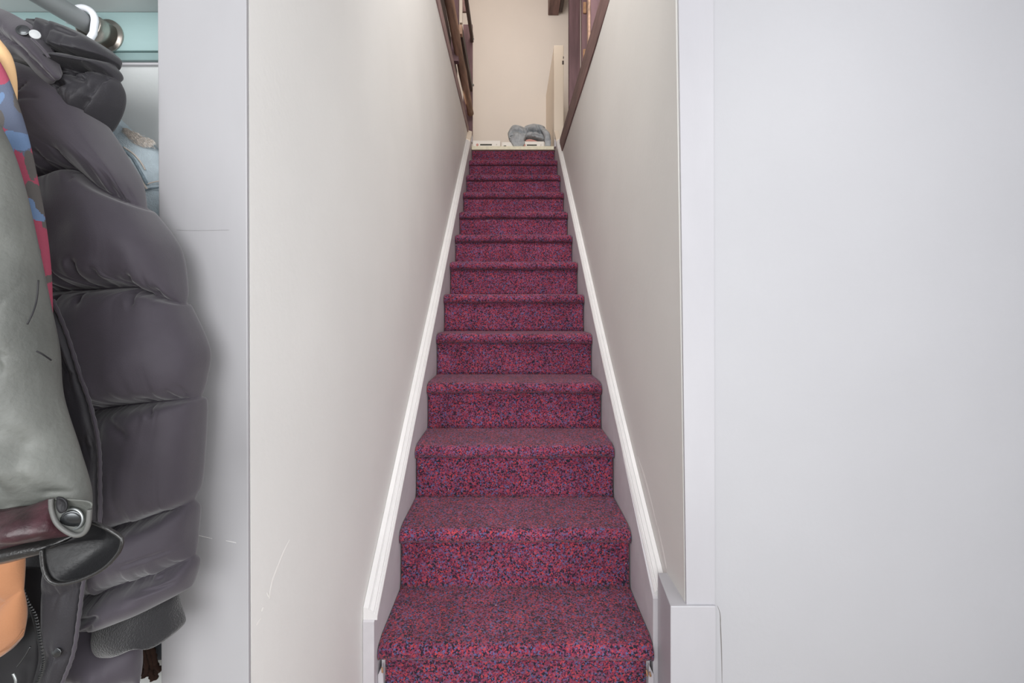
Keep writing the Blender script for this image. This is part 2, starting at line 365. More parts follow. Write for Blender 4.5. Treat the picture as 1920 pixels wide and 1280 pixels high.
# little filler scratches and cracks in the paint
def scratch(pts, wdt, plane, m, parent):
    """thin raised or dark line on a wall; plane(px,py)->point, points in pixels"""
    c = catmull([p for p in pts], 14); vs = []
    for i, (a, b) in enumerate(c):
        w = wdt * (0.25 + math.sin(math.pi * (i + .3) / 14.5)) * (1 + .4 * nz(a * .3, b * .3))
        vs += [plane(a - w, b), plane(a, b, .0009), plane(a + w, b)]
    fs = []
    for i in range(13):
        for k in (0, 1): fs.append((i * 3 + k, i * 3 + k + 1, i * 3 + k + 4, i * 3 + k + 3))
    return pyd('paint_ridge' if m == 'chip' else 'paint_crack', vs, fs, m, parent, True)
def on_left(a, b, lift=.0002):
    Y = .407 * F / (VX - a); z = (VY - b) / F * Y; return Vector((lx(Y, z) + lift, Y, z + ZC))
def on_right(a, b, lift=.0002):
    Y = .424 * F / (a - VX); 
    for _ in range(4): Y = rx(Y, (VY - b) / F * Y) * F / (a - VX)
    z = (VY - b) / F * Y; return Vector((rx(Y, z) - lift, Y, z + ZC))
for p in ([(542, 1010), (530, 1035), (520, 1060), (508, 1092), (503, 1122)], [(487, 1158), (479, 1172)], [(499, 1110), (502, 1119)], [(492, 1137), (489, 1146)]):
    scratch(p, 1.6, on_left, 'chip', wl)
for p in ([(1196, 855), (1212, 905), (1232, 985)], [(1233, 985), (1243, 1030), (1250, 1066)]):
    scratch(p, 1.1, on_right, 'chip', wr_)
def on_post(a, b, lift=.0002): p = P(a, b, .7385); p.y -= lift; return p
for p in ([(372, 1003), (384, 1006), (398, 1009)], [(424, 1013), (434, 1015), (443, 1017)]): scratch(p, .8, on_post, 'chip', pf)
scratch([(332, 431), (365, 432), (430, 431)], .5, on_post, 'crack', pf)
wf = bpy.data.objects['wall_front']
def on_front(a, b, lift=.0002): p = P(a, b, 1.2215); p.y -= lift; return p
scratch([(1345, 1135), (1350, 1150), (1351, 1175), (1353, 1230), (1354, 1290)], .7, on_front, 'crack', wf)

# closet fittings
struct(box('trim_6', -1.8, -.552, .66, .825, .497, .515, 'closet', bevel=.001))     # shelf board
cl = struct(box('trim_7', -1.8, -.520, .806, .825, .432, .4965, 'blue', bevel=.001))
box('moulding', -1.8, -.520, .811, .825, .4185, .4315, 'bluedark', cl, bevel=.001)
box('bead', -1.8, -.520, .818, .825, .4145, .4182, 'skirt', cl)

# ------------------------------------------------------------------ staircase
st = thing('staircase', 'steep straight flight of stairs covered in red and purple flecked carpet', 'staircase', (0.011, 1.0, 0))
RUN, RISE = .2572, .2015
XL, XR = -.3715, .3925
def tread(k, top, nose, depth):
    """carpet over one tread, rolled round the nosing"""
    r = .024; prof = []
    back = nose + depth
    for i in range(9): prof.append((back - (back - nose - r) * i / 8, top))
    for i in range(1, 13):
        a = math.pi * i / 12; prof.append((nose + r - r * math.sin(a), top - r + r * math.cos(a)))
    for i in range(1, 4): prof.append((nose + r + (.026 - r + .004) * i / 3, top - 2 * r))
    nx = 60; vs = []; fs = []; n = len(prof)
    for i in range(nx + 1):
        u = i / nx; x = XL + (XR - XL) * u
        e = min(u, 1 - u) * nx
        for j, (y, z) in enumerate(prof):
            c = min(1, (j / 8)) if j < 9 else 1
            rnd = .007 * max(0, 1 - e / 1.5) ** 2 * (1 if j > 7 else .2)
            wob = .0022 * nz(x * 7, k * 3.1, y * 9) * c
            sag = .0035 * (nz(x * 5 + 3, k * 1.7, 1)) if j > 12 else 0
            vs.append((x, y + rnd + wob, z + wob + sag - rnd + ZC))
    for i in range(nx):
        for j in range(n - 1): fs.append((i * n + j, i * n + j + 1, (i + 1) * n + j + 1, (i + 1) * n + j))
    # underside board closes the piece
    o = pyd('tread_carpet', vs, fs, 'carpet', st, True)
    return o
def riser(k, y, z0, z1, inset=.0015):
    nx, nzv = 50, 8; vs = []; fs = []
    for i in range(nx + 1):
        x = XL + inset + (XR - XL - 2 * inset) * i / nx
        for j in range(nzv + 1):
            t = j / nzv; yy = y + .0015 * nz(x * 6, k * 2.3, t * 2) + .006 * max(0, 1 - t * 5) ** 2 * -1 + (.004 * t)
            vs.append((x, yy, z0 + (z1 - z0) * t + ZC))
    n = len(vs); 
    for i in range(nx + 1):
        for j in range(nzv + 1):
            v = vs[i * (nzv + 1) + j]; vs.append((v[0], v[1] + .006, v[2]))
    A = lambda i, j, o=0: o + i * (nzv + 1) + j
    for i in range(nx):
        for j in range(nzv):
            fs.append((A(i, j), A(i + 1, j), A(i + 1, j + 1), A(i, j + 1))); fs.append((A(i, j, n), A(i, j + 1, n), A(i + 1, j + 1, n), A(i + 1, j, n)))
        for j in (0, nzv): fs.append((A(i, j), A(i + 1, j), A(i + 1, j, n), A(i, j, n)))
    for i in (0, nx):
        for j in range(nzv): fs.append((A(i, j), A(i, j + 1), A(i, j + 1, n), A(i, j, n)))
    return pyd('riser_carpet', vs, fs, 'carpet', st, True)
for k in range(0, 13):                       # k = 0 is the lowest step, below the frame
    nose = 1.318 + RUN * (k - 1); top = -.932 + RISE * (k - 1)
    lift = .0
    y1 = nose + RUN + .026
    tread(k, top, nose, RUN + .026)
    z0 = top - RISE if k > 0 else FL + .001
    riser(k, nose + .026, z0, top - .046, .0015 if k != 1 else .016)
riser(13, 1.318 + RUN * 12 + .026, -.932 + RISE * 11 , 1.452)
# solid wooden core under the carpet
vs = []; prof = [(1.318 - RUN + .036, FL + .001)]
for k in range(0, 13):
    nose = 1.318 + RUN * (k - 1); top = -.932 + RISE * (k - 1) - .012
    prof += [(nose + .036, top), (nose + RUN + .036, top)]
prof += [(4.445, 1.44), (4.455, 1.44), (4.455, FL + .001)]
for x in (XL + .004, XR - .004): vs += [(x, y, z + ZC) for y, z in prof]
n = len(prof); fs = [tuple(range(n)), tuple(range(n, 2 * n))] + [(k, (k + 1) % n, n + (k + 1) % n, n + k) for k in range(n)]
pyd('stair_core', vs, fs, 'skirt', st)
# painted fillets and splinters under the lowest visible nosing
hexa('side_fillet', [(-.3725, 1.335, -1.13), (-.354, 1.335, -1.13), (-.354, 1.345, -1.13), (-.3725, 1.345, -1.13), (-.3725, 1.335, -1.02), (-.360, 1.335, -.992), (-.360, 1.345, -.992), (-.3725, 1.345, -1.02)], 'skirt', st)
hexa('side_fillet', [(.376, 1.335, -1.13), (.3935, 1.335, -1.13), (.3935, 1.345, -1.13), (.376, 1.345, -1.13), (.381, 1.335, -.992), (.3935, 1.335, -1.02), (.3935, 1.345, -1.02), (.381, 1.345, -.992)], 'skirt', st)
for (a, b, s) in ((716, 1253, 4), (1212, 1258, 5), (1218, 1262, 3)):
    p = P(a, b, 1.325); tube('splinter', [p + Vector((0, 0, .004)), p + Vector((.002, -.002, -.004 * s / 2)), p + Vector((.003, 0, -.003 * s))], [.002, .003, .0008], 'rawwood', st, 6)
# landing nosing
lb = tag(box('landing_nosing', XL + .0005, XR + .004, 4.412, 4.457, 1.4535, 1.4865, 'yellowtrim', None, bevel=.004), 'cream painted nosing board across the top of the carpeted stairs', 'nosing board')
# pale lint on the carpet
vs = []; fs = []
for (px, py, k, L_) in ((914, 414, 9, 8), (944, 413, 9, 2), (968, 415, 9, 2), (944, 375, 10, 2), (899, 337, 11, 2), (866, 404, 9, 2), (855, 459, 8, 3), (788, 873, 3, 3), (792, 877, 3, 3), (824, 656, 5, 3), (1076, 638, 5, 3), (1174, 1056, 2, 3), (862, 973, 2, 2), (841, 918, 3, 3), (889, 285, 13, 2), (1030, 287, 13, 3), (1063, 572, 6, 2), (1190, 1166, 1, 2), (930, 1134, 1, 2), (822, 1076, 2, 2)):
    yy = 1.318 + RUN * (k - 1) + (.0 if k not in (3, 2, 13) else .022); p = P(px, py, yy - .004); q = len(vs); e = .0011; l = L_ * yy / F / 2
    vs += [p + Vector((-l, 0, 0)), p + Vector((0, 0, -e)), p + Vector((l, 0, e)), p + Vector((0, 0, e)), p + Vector((0, -.0015, 0))]
    fs += [(q + a, q + (a + 1) % 4, q + 4) for a in range(4)]
o_ = pyd('lint', vs, fs, 'fray', st); o_['kind'] = 'stuff'; o_['label'] = 'white lint specks on the carpet'

# ------------------------------------------------------------------ upper storey: half wall, beam, timber rails
hw = struct(box('wall_half', .390, .480, 4.46, 5.5, 1.485, 2.44, 'creamtrim', bevel=.006))
box('dark_chip', .466, .4815, 4.457, 4.462, 2.26, 2.295, 'blackwood', hw, bevel=.001)
box('dark_chip', .474, .4815, 4.457, 4.462, 2.315, 2.335, 'blackwood', hw, bevel=.001)
bmn = thing('ceiling_beam', 'dark split ceiling beam with a ragged end above the landing', 'beam', (.49, 5.1, ZC + 3.35))
hexa('plank', [(.412, 4.0, 3.355), (.530, 4.0, 3.355), (.530, 5.49, 3.345), (.412, 5.49, 3.345), (.412, 4.0, 3.6), (.530, 4.0, 3.6), (.530, 5.49, 3.6), (.412, 5.49, 3.6)], 'wood', bmn, bevel=.004)
hexa('plank', [(.534, 4.0, 3.362), (.572, 4.0, 3.362), (.572, 5.45, 3.352), (.534, 5.45, 3.352), (.534, 4.0, 3.6), (.572, 4.0, 3.6), (.572, 5.45, 3.6), (.534, 5.45, 3.6)], 'blackwood', bmn, bevel=.004)

lr = thing('stair_railing', 'rough dark timber railing above the left stair wall with a round worn rail', 'railing', (-.43, 3.4, ZC + 1.65))
hexa('bottom_rail', [(-.455, 1.4, 1.664), (-.400, 1.4, 1.664), (-.400, 4.49, 1.606), (-.455, 4.49, 1.606), (-.455, 1.4, 1.765), (-.403, 1.4, 1.765), (-.403, 4.49, 1.690), (-.455, 4.49, 1.690)], 'paleweathered', lr, bevel=.004, sub=4, jit=.004)
hexa('back_board', [(-.480, 1.4, 1.70), (-.458, 1.4, 1.70), (-.458, 4.02, 1.65), (-.480, 4.02, 1.65), (-.480, 1.4, 2.30), (-.458, 1.4, 2.30), (-.458, 4.02, 1.98), (-.480, 4.02, 1.98)], 'blackwood', lr)
hexa('back_board', [(-.462, 4.22, 1.64), (-.440, 4.22, 1.64), (-.440, 4.50, 1.64), (-.462, 4.50, 1.64), (-.462, 4.22, 1.86), (-.440, 4.22, 1.86), (-.440, 4.50, 1.86), (-.462, 4.50, 1.86)], 'wood', lr)
cc = []
rr = []
for i in range(26):
    t = i / 25; y = 1.6 + 2.82 * t
    cc.append((-.404 + .022 * t + .006 * nz(t * 5, 1), y, ZC + 2.025 - .235 * t + .008 * nz(t * 6, 4))); rr.append(.034 - .004 * t + .004 * nz(t * 11, 8))
tube('log_rail', cc, rr, 'log', lr, 16)
box('top_plank', -.475, -.413, 4.505, 4.53, 2.78, 3.3, 'wood', lr, bevel=.003)
box('newel_board', -.458, -.3705, 4.505, 4.545, 1.575, 2.66, 'woodv', lr, bevel=.003)
box('mid_rail', -.392, -.3700, 3.58, 4.50, 2.03, 2.105, 'blackwood', lr, bevel=.003)
box('mid_rail_end', -.395, -.3675, 3.53, 3.578, 2.015, 2.085, 'log', lr, bevel=.004)
box('top_rail', -.386, -.3600, 2.2, 4.50, 2.485, 2.545, 'blackwood', lr, bevel=.004)
box('side_post', -.445, -.3900, 3.50, 3.55, 1.80, 3.05, 'woodv', lr, bevel=.003)
box('side_post', -.389, -.368, 3.552, 3.58, 2.11, 3.05, 'creamtrim', lr, bevel=.002)
for (yy, zz) in ((4.46, 2.50), (4.46, 2.07)):
    dome('screw', VX - .362 / yy * F, VY - (zz) / yy * F, yy, .012, 'steel', lr, nrm=(.8, -.6, 0))

rr_ = thing('stair_railing', 'dark timber posts on a deep fascia board above the right stair wall', 'railing', (.45, 3.0, ZC + 1.32))
hexa('fascia_board', [(.4155, 1.36, 1.3135), (.450, 1.36, 1.3135), (.450, 4.18, 1.3135), (.4155, 4.18, 1.3135), (.4155, 1.36, 1.455), (.450, 1.36, 1.455), (.450, 4.18, 1.465), (.4155, 4.18, 1.465)], 'wood', rr_, bevel=.003, sub=4, jit=.002)
box('post', .4285, .512, 3.60, 3.66, 1.466, 3.3, 'woodv', rr_, bevel=.005)
box('post', .4487, .4905, 3.08, 3.13, 1.466, 3.3, 'woodv', rr_, bevel=.003)
box('post', .4360, .490, 2.66, 2.71, 1.466, 3.2, 'woodv', rr_, bevel=.003)
box('post_edge', .4225, .4352, 2.66, 2.70, 1.466, 3.2, 'log', rr_, bevel=.002)
box('mortise', .455, .476, 3.068, 3.081, 1.585, 1.655, 'rawwood', rr_, bevel=.003)
box('mortise', .455, .476, 3.068, 3.081, 1.885, 1.955, 'rawwood', rr_, bevel=.003)

# three white slotted boxes on the landing edge
def slot_box(x0, x1, h, label, slot=True, y=4.47, door=False):
    t = thing('slotted_box', label, 'box', ((x0 + x1) / 2, y + .1, ZC + 1.487), 'white boxes on the top landing')
    box('body', x0, x1, y, y + .11, 1.487, 1.487 + h, 'box', t, bevel=.006)
    w = x1 - x0
    if slot:
        box('slot', x0 + w * .27, x0 + w * .69, y - .002, y + .002, 1.487 + h * .34, 1.487 + h * .52, 'slot', t)
        dome('knob', VX + (x0 + w * .17) / y * F, VY - (1.487 + h * .42) / y * F, y, .012, 'pink', t, d=.25)
        dome('knob', VX + (x0 + w * .86) / y * F, VY - (1.487 + h * .45) / y * F, y, .006, 'fray', t, d=.4)
    else:
        box('slot', x0 + w * .12, x0 + w * .26, y - .002, y + .002, 1.487 + h * .2, 1.487 + h * .42, 'slot', t)
    return t
slot_box(-.367, -.107, .072, 'white slotted box nearest the left railing on the top landing')
slot_box(-.098, .072, .058, 'middle white box with a small dark corner notch on the top landing', False)
slot_box(.078, .300, .064, 'white slotted box under the grey denim on the top landing')

# grey denim garment heaped on the boxes
dp = thing('denim_garment', 'crumpled grey blue denim garment heaped on white boxes at the stair top', 'garment', (.16, 4.6, ZC + 1.54))
cloth('bundle', [([(985, 236), (1000, 233), (1012, 235)], 4.60, .03, 0), ([(978, 246), (1000, 240), (1022, 240)], 4.60, .06, 0),
                 ([(975, 256), (995, 250), (1022, 252)], 4.60, .085, 1), ([(978, 261), (998, 257), (1024, 262)], 4.585, .09, 0), ([(982, 264), (1000, 262), (1020, 267)], 4.57, .07, 1)],
      'greydenim', dp, nu=60, per=10, wr=.014, freq=14, low=.03, seed=3, folds=[((990, 240), (982, 262), .03, 3), ((1006, 236), (1012, 258), .03, 3), ((996, 258), (1020, 262), .02, 2), ((1001, 245), (997, 262), .015, 2)])
cloth('sleeve', [([(952, 250), (962, 237), (978, 239), (986, 244)], 4.56, .03, 0), ([(953, 257), (966, 250), (980, 252), (990, 252)], 4.54, .06, 1),
                 ([(955, 264), (968, 262), (978, 264), (984, 264)], 4.50, .05, 0), ([(960, 270), (968, 270), (975, 270), (984, 268)], 4.462, .014, 0), ([(964, 276.5), (970, 276.5), (975, 276.5), (980, 276.5)], 4.455, .008, 0)],
      'greydenim', dp, nu=50, per=10, wr=.03, freq=12, low=.03, seed=9)
cloth('trailing_leg', [([(1008, 236), (1018, 238), (1024, 244)], 4.58, .02, 0), ([(1018, 250), (1026, 250), (1031, 252)], 4.50, .04, 0), ([(1021, 264), (1027, 264), (1033, 264)], 4.465, .03, 1), ([(1021, 276.5), (1027, 277), (1033, 276.5)], 4.46, .02, 0)],
      'greydenim', dp, nu=30, per=10, wr=.02, low=.01, seed=5)
def loopring(cx, cy, rx_, ry_, Y, r, m, parent, nm):
    return tube(nm, [P(cx + rx_ * math.cos(a) * (1 + .15 * nz(a * 2, cx)), cy + ry_ * math.sin(a), Y) for a in [2 * math.pi * i / 20 for i in range(20)]], r, m, parent, 8, closed=True)
loopring(962, 256, 7, 3.5, 4.475, .009, 'greydenim', dp, 'cuff')
loopring(963, 263, 6, 3, 4.475, .009, 'greydenim', dp, 'cuff')
o_ = cloth('pocket_lining', [([(985, 262.5), (995, 261), (1008, 265)], 4.50, .01, 0), ([(986, 266), (998, 265.5), (1012, 268.5)], 4.49, .012, 0)], 'pink', dp, nu=16, per=6)
o_['label'] = 'pink lining showing under the denim'

# ------------------------------------------------------------------ closet rod and hanger
rd = thing('closet_rod', 'grey metal closet rod ending in a nickel cup on the pale blue cleat', 'closet rod', (-.68, .8, ZC + .458))
r0 = Vector((-.679, .802, ZC + .4555)); r1 = Vector((-.7305, .22, ZC + .4555)); ax = (r1 - r0).normalized()
tube('tube', [r0 + ax * .004, r0 + (r1 - r0) * .5, r1], .0145, 'rod', rd, 28)
# open-topped cup
vs = []; fs = []; A0, A1, NA = math.radians(150), math.radians(395), 26
side = ax.cross(Vector((0, 0, 1))).normalized(); upv = side.cross(ax).normalized()
ringp = [(.0225, .001), (.0225, .030), (.0215, .032), (.0195, .032), (.0195, .001)]
for i in range(NA + 1):
    a = A0 + (A1 - A0) * i / NA
    for rad, l in ringp: vs.append(r0 + ax * l + (side * math.cos(a) + upv * math.sin(a)) * rad)
n = len(ringp)
for i in range(NA):
    for k in range(n): fs.append((i * n + k, i * n + (k + 1) % n, (i + 1) * n + (k + 1) % n, (i + 1) * n + k))
fs += [tuple(range(n)), tuple(NA * n + k for k in range(n))]
cup = pyd('cup', vs, fs, 'nickel', rd, True)
tube('flange', [r0 + Vector((0, .0038, 0)), r0 + Vector((0, .0008, 0))], .0275, 'nickel', rd, 32)
pp = r0 + ax * .012 + (side * math.cos(math.radians(30 if side.x > 0 else 150)) + upv * .5) * .0228
dome('screw', VX + pp.x / pp.y * F, VY - (pp.z - ZC) / pp.y * F, pp.y, .0035, 'gunmetal', cup, nrm=((.8, -.4, .5)))

# denim jacket on the white hanger, nearest the back wall
hg = thing('clothes_hanger', 'white plastic hanger hooked over the closet rod nearest its cup', 'hanger', (-.69, .755, ZC + .47))
hy = .762; hc = r0 + (r1 - r0) * ((r0.y - hy) / (r0.y - r1.y)); pts = []
for i in range(15):
    a = math.radians(190 - 205 * i / 14); pts.append(hc + Vector((math.cos(a) * .0205, 0, math.sin(a) * .0205 + .0)))
pts += [hc + Vector((.018, 0, -.020)), hc + Vector((.008, 0, -.036)), hc + Vector((.0, 0, -.060)), hc + Vector((.0, 0, -.10))]
tube('hook', pts, .0052, 'plastic', hg, 12)
sh = hc + Vector((0, 0, -.105))
tube('shoulder_bar', [sh + Vector((-.20, 0, -.075)), sh + Vector((-.1, 0, -.035)), sh, sh + Vector((.02, 0, -.012))], .0048, 'plastic', hg, 10)

dj = thing('denim_jacket', 'pale blue ripped denim jacket hanging half hidden behind the puffer jacket', 'jacket', (-.64, .775, ZC + .2))
cloth('body', [([(100, 235), (160, 215), (203, 205), (212, 208)], .778, .006, 0),
               ([(100, 290), (180, 240), (220, 232), (250, 246)], .778, .014, 0),
               ([(100, 330), (200, 270), (262, 258), (300, 283)], .778, .016, 0),
               ([(100, 370), (200, 320), (270, 310), (312, 318)], .778, .018, 0),
               ([(100, 420), (200, 365), (270, 352), (316, 346)], .778, .018, 0),
               ([(100, 640), (200, 640), (270, 640), (316, 640)], .778, .018, 0),
               ([(100, 1000), (200, 1000), (260, 1000), (300, 1000)], .780, .018, 0)], 'denim', dj, nu=60, per=14, low=.006, seed=2)
pixtube('collar_edge', [(220, 206, .770), (213, 235, .760), (208, 262, .757)], .76, .0024, 'denimdark', dj, 20, 8)
pixtube('collar_edge', [(210, 212, .770), (204, 240, .760), (198, 262, .757)], .76, .0018, 'fray', dj, 20, 8)
pixtube('yoke_seam', [(222, 276), (245, 292), (258, 312), (268, 330), (276, 346)], .7585, .0022, 'denimdark', dj, 24, 8)
pixtube('yoke_seam', [(232, 276), (250, 288), (264, 304), (272, 318)], .7583, .0012, 'thread', dj, 24, 6)
pixtube('pocket_edge', [(273, 346), (285, 342), (306, 338)], .7585, .0010, 'thread', dj, 16, 6)
pixtube('yoke_seam', [(226, 286), (242, 298), (252, 318), (262, 336), (275, 354)], .7583, .0012, 'thread', dj, 24, 6)
pixtube('pocket_seam', [(270, 357), (285, 353), (306, 350)], .7590, .0015, 'denimdark', dj, 16, 6)
pixtube('pocket_seam', [(262, 330), (268, 342), (276, 354)], .7580, .0011, 'thread', dj, 16, 6)
for i in range(46):
    t = random.random(); a = 230 + 50 * t + random.uniform(-3, 3); b = 243 + 22 * t + random.uniform(-3, 4)
    L_ = random.uniform(3, 11); pixtube('frayed_threads', [(a, b), (a + L_ * .5, b + L_ * .35 + random.uniform(-1, 1)), (a + L_, b + L_ * .55)], .7600, .0005, 'fray', dj, 5, 4) if i < 0 else None
vs = []; fs = []
for i in range(420):
    t = random.random(); a = 229 + 52 * t + random.uniform(-3, 3); b = 240 + 24 * t + random.uniform(-3, 5 + 13 * math.sin(math.pi * t))
    L_ = random.uniform(4, 13); sl = random.uniform(.2, .8); yy = .757 + random.uniform(0, .003); w = random.uniform(.5, 1.1); q = len(vs)
    vs += [P(a, b, yy), P(a + L_, b + L_ * sl, yy), P(a + L_, b + L_ * sl + w, yy), P(a, b + w, yy), P(a + L_ / 2, b + L_ * sl / 2, yy - .0015)]
    fs += [(q, q + 1, q + 4), (q + 1, q + 2, q + 4), (q + 2, q + 3, q + 4), (q + 3, q, q + 4)]
o_ = pyd('frayed_threads', vs, fs, 'fray', dj); o_['kind'] = 'stuff'

gg = thing('shade_sheet', 'added blue grey sheet standing in for closet shade behind the brown fringe beside the post', 'garment', (-.60, .805, ZC - .6))  # made-up cloth, its dark colour replaces shade on the closet back wall
cloth('shade_drape', [([(180, 1000), (240, 1000), (310, 1000)], .803, .004, 0), ([(180, 1100), (240, 1100), (314, 1100)], .803, .009, 0), ([(180, 1200), (240, 1205), (314, 1200)], .803, .010, 0), ([(180, 1232), (240, 1238), (314, 1236)], .803, .005, 0)], 'greyshade', gg, nu=30, per=10, low=.004, seed=13)
# brown fringed scarf low in the closet
fr = thing('fringed_scarf', 'dark brown knotted fringe hanging low beside the white post', 'scarf', (-.58, .77, ZC - .6))
cloth('scarf_cloth', [([(225, 1120), (245, 1120), (262, 1125)], .785, .012, 0), ([(235, 1180), (255, 1180), (275, 1185)], .785, .014, 0), ([(255, 1205), (268, 1205), (284, 1207)], .785, .012, 0)], 'brown', fr, nu=24, per=10, low=.008)
for i in range(9):
    t = i / 8; x0 = 262 + 18 * t; y0 = 1203 + 3 * math.sin(i * 2)
    pixtube('tassel', [(x0, y0), (x0 + 3 + 5 * t, y0 + 22), (x0 + 2 + 14 * t + random.uniform(-4, 4), y0 + 45), (x0 + 4 + 16 * t + random.uniform(-5, 5), y0 + 62 + random.uniform(-12, 16))], .783 - .004 * (i % 3), [.003 + .0018 * math.sin(k * 1.3 + i) ** 2 for k in range(18)], 'brown', fr, 18, 7)

# ------------------------------------------------------------------ puffer jacket
pj = thing('puffer_jacket', 'charcoal quilted puffer jacket with fat baffled sleeve overlapping the white post', 'jacket', (-.56, .66, ZC + .1))
Y0 = .674
cloth('sleeve', [
    ([(8, 118), (22, 106), (34, 104), (46, 112)], Y0 + .01, .010, 0),
    ([(20, 190), (40, 160), (65, 140), (92, 140)], Y0, .040, 0),
    ([(34, 250), (65, 215), (105, 185), (150, 180)], Y0, .052, 0),
    ([(48, 300), (90, 275), (140, 250), (200, 246)], Y0, .056, 0),
    ([(58, 330), (110, 322), (165, 305), (225, 320), (247, 330)], Y0, .056, 0),
    ([(60, 346), (110, 345), (150, 331), (176, 329), (215, 362), (250, 380), (272, 388)], Y0, .054, 1),
    ([(66, 375), (120, 365), (180, 352), (230, 378), (285, 402)], Y0, .058, 0),
    ([(76, 450), (140, 450), (220, 450), (285, 455), (324, 462)], Y0, .062, 0),
    ([(85, 515), (150, 516), (220, 514), (290, 515), (341, 532)], Y0, .062, 0),
    ([(88, 548), (150, 546), (220, 543), (285, 540), (310, 552), (347, 569)], Y0, .058, 1),
    ([(92, 575), (150, 570), (230, 566), (300, 570), (352, 580)], Y0, .060, 0),
    ([(105, 655), (170, 655), (240, 655), (310, 655), (384, 656)], Y0, .066, 0),
    ([(130, 735), (190, 730), (250, 724), (320, 718), (379, 712)], Y0, .064, 0),
    ([(140, 768), (200, 762), (260, 753), (320, 746), (376, 743)], Y0, .058, 1),
    ([(145, 795), (210, 788), (270, 778), (330, 768), (379, 760)], Y0, .062, 0),
    ([(155, 870), (210, 868), (270, 862), (320, 856), (374, 848)], Y0, .064, 0),
    ([(160, 955), (220, 950), (270, 938), (320, 924), (369, 912)], Y0, .062, 0),
    ([(165, 996), (220, 980), (255, 968), (305, 956), (364, 937)], Y0, .056, 1),
    ([(165, 1020), (220, 1006), (260, 994), (310, 975), (367, 958)], Y0, .058, 0),
    ([(165, 1060), (220, 1048), (260, 1034), (310, 1018), (364, 1002)], Y0, .056, 0),
    ([(165, 1105), (205, 1098), (240, 1082), (300, 1064), (366, 1040)], Y0, .052, 1),
    ([(165, 1130), (205, 1125), (250, 1108), (310, 1085), (368, 1062)], Y0, .050, 0),
    ([(166, 1165), (205, 1158), (240, 1148), (300, 1124), (360, 1098)], Y0, .042, 0),
], 'puffer', pj, nu=110, per=12, pinch=.40, wr=.012, lam=.16, freq=14, low=.006, seed=1, endcap=.5, expo=2.3, folds=[
     ((70, 268), (104, 226), .007, 7), ((100, 228), (148, 206), .005, 5), ((66, 200), (62, 262), .006, 7), ((84, 190), (80, 246), .006, 6), ((102, 182), (92, 222), .005, 5), ((120, 178), (108, 212), .004, 5),
     ((175, 328), (172, 300), .009, 6), ((118, 343), (124, 310), .006, 6), ((142, 336), (140, 300), .006, 6), ((262, 380), (258, 350), .006, 6), ((176, 332), (196, 356), .006, 5),
     ((130, 545), (128, 505), .008, 8), ((152, 543), (146, 512), .008, 6), ((178, 543), (176, 500), .007, 7), ((214, 541), (222, 495), .010, 8), ((246, 541), (250, 508), .008, 7), ((286, 540), (298, 520), .012, 5),
     ((300, 552), (328, 545), .008, 6), ((165, 552), (170, 590), .007, 6), ((206, 548), (216, 570), .006, 6), ((288, 545), (300, 575), .007, 6), ((324, 566), (326, 540), .006, 6),
     ((196, 758), (200, 730), .007, 7), ((222, 754), (226, 735), .007, 6), ((318, 744), (318, 734), .010, 6), ((322, 750), (336, 764), .007, 5), ((355, 740), (352, 722), .006, 6), ((370, 738), (366, 712), .007, 5), ((214, 768), (226, 800), .006, 7), ((262, 768), (310, 800), .004, 8),
     ((300, 962), (345, 936), .008, 7), ((240, 980), (300, 958), .006, 7), ((290, 1018), (364, 1004), .006, 4), ((250, 1082), (352, 1058), .008, 6), ((300, 1078), (362, 1066), .006, 4), ((185, 1130), (250, 1110), .008, 8), ((200, 1150), (240, 1122), .006, 6), ((170, 900), (260, 925), .003, 14), ((160, 830), (220, 845), .003, 14)])
o_ = cloth('knit_cuff', [([(180, 1150), (230, 1140), (290, 1125), (332, 1108)], Y0, .032, 0), ([(185, 1185), (235, 1172), (290, 1152), (336, 1140)], Y0, .034, 0),
                    ([(190, 1212), (240, 1200), (290, 1178), (318, 1180), (343, 1168)], Y0 - .003, .034, 0), ([(192, 1220), (240, 1206), (290, 1182), (318, 1184), (338, 1178)], Y0, .028, 0)], 'knit', pj, nu=60, per=10, low=.006, seed=11)
o_['label'] = 'dark knitted cuff'
# quilted body behind the sleeve
cloth('body', [([(-190, 60), (-60, 40), (60, 70), (110, 130)], .700, .015, 0),
               ([(-200, 200), (-60, 200), (60, 200), (190, 250)], .700, .03, 0), ([(-200, 350), (-60, 350), (100, 350), (230, 380)], .700, .03, 1),
               ([(-200, 450), (-60, 450), (100, 450), (240, 460)], .700, .034, 0), ([(-200, 550), (-60, 550), (100, 550), (250, 560)], .700, .03, 1),
               ([(-200, 670), (-60, 670), (100, 670), (260, 670)], .700, .034, 0), ([(-200, 790), (-60, 790), (100, 790), (260, 780)], .700, .03, 1),
               ([(-200, 880), (-60, 890), (100, 890), (262, 890)], .700, .034, 0), ([(-200, 990), (-60, 1000), (100, 1000), (262, 1000)], .700, .03, 1),
               ([(-200, 1080), (-60, 1080), (100, 1080), (262, 1090)], .700, .034, 0), ([(-200, 1150), (-60, 1160), (100, 1160), (258, 1165)], .700, .03, 1),
               ([(-200, 1230), (-60, 1230), (100, 1230), (266, 1236)], .695, .034, 0), ([(-200, 1330), (-60, 1320), (100, 1300), (258, 1290)], .695, .03, 1),
               ([(-200, 1380), (-60, 1380), (100, 1370), (250, 1350)], .695, .03, 0)], 'pufferdark', pj, nu=70, per=8, wr=.006, low=.004, seed=21)
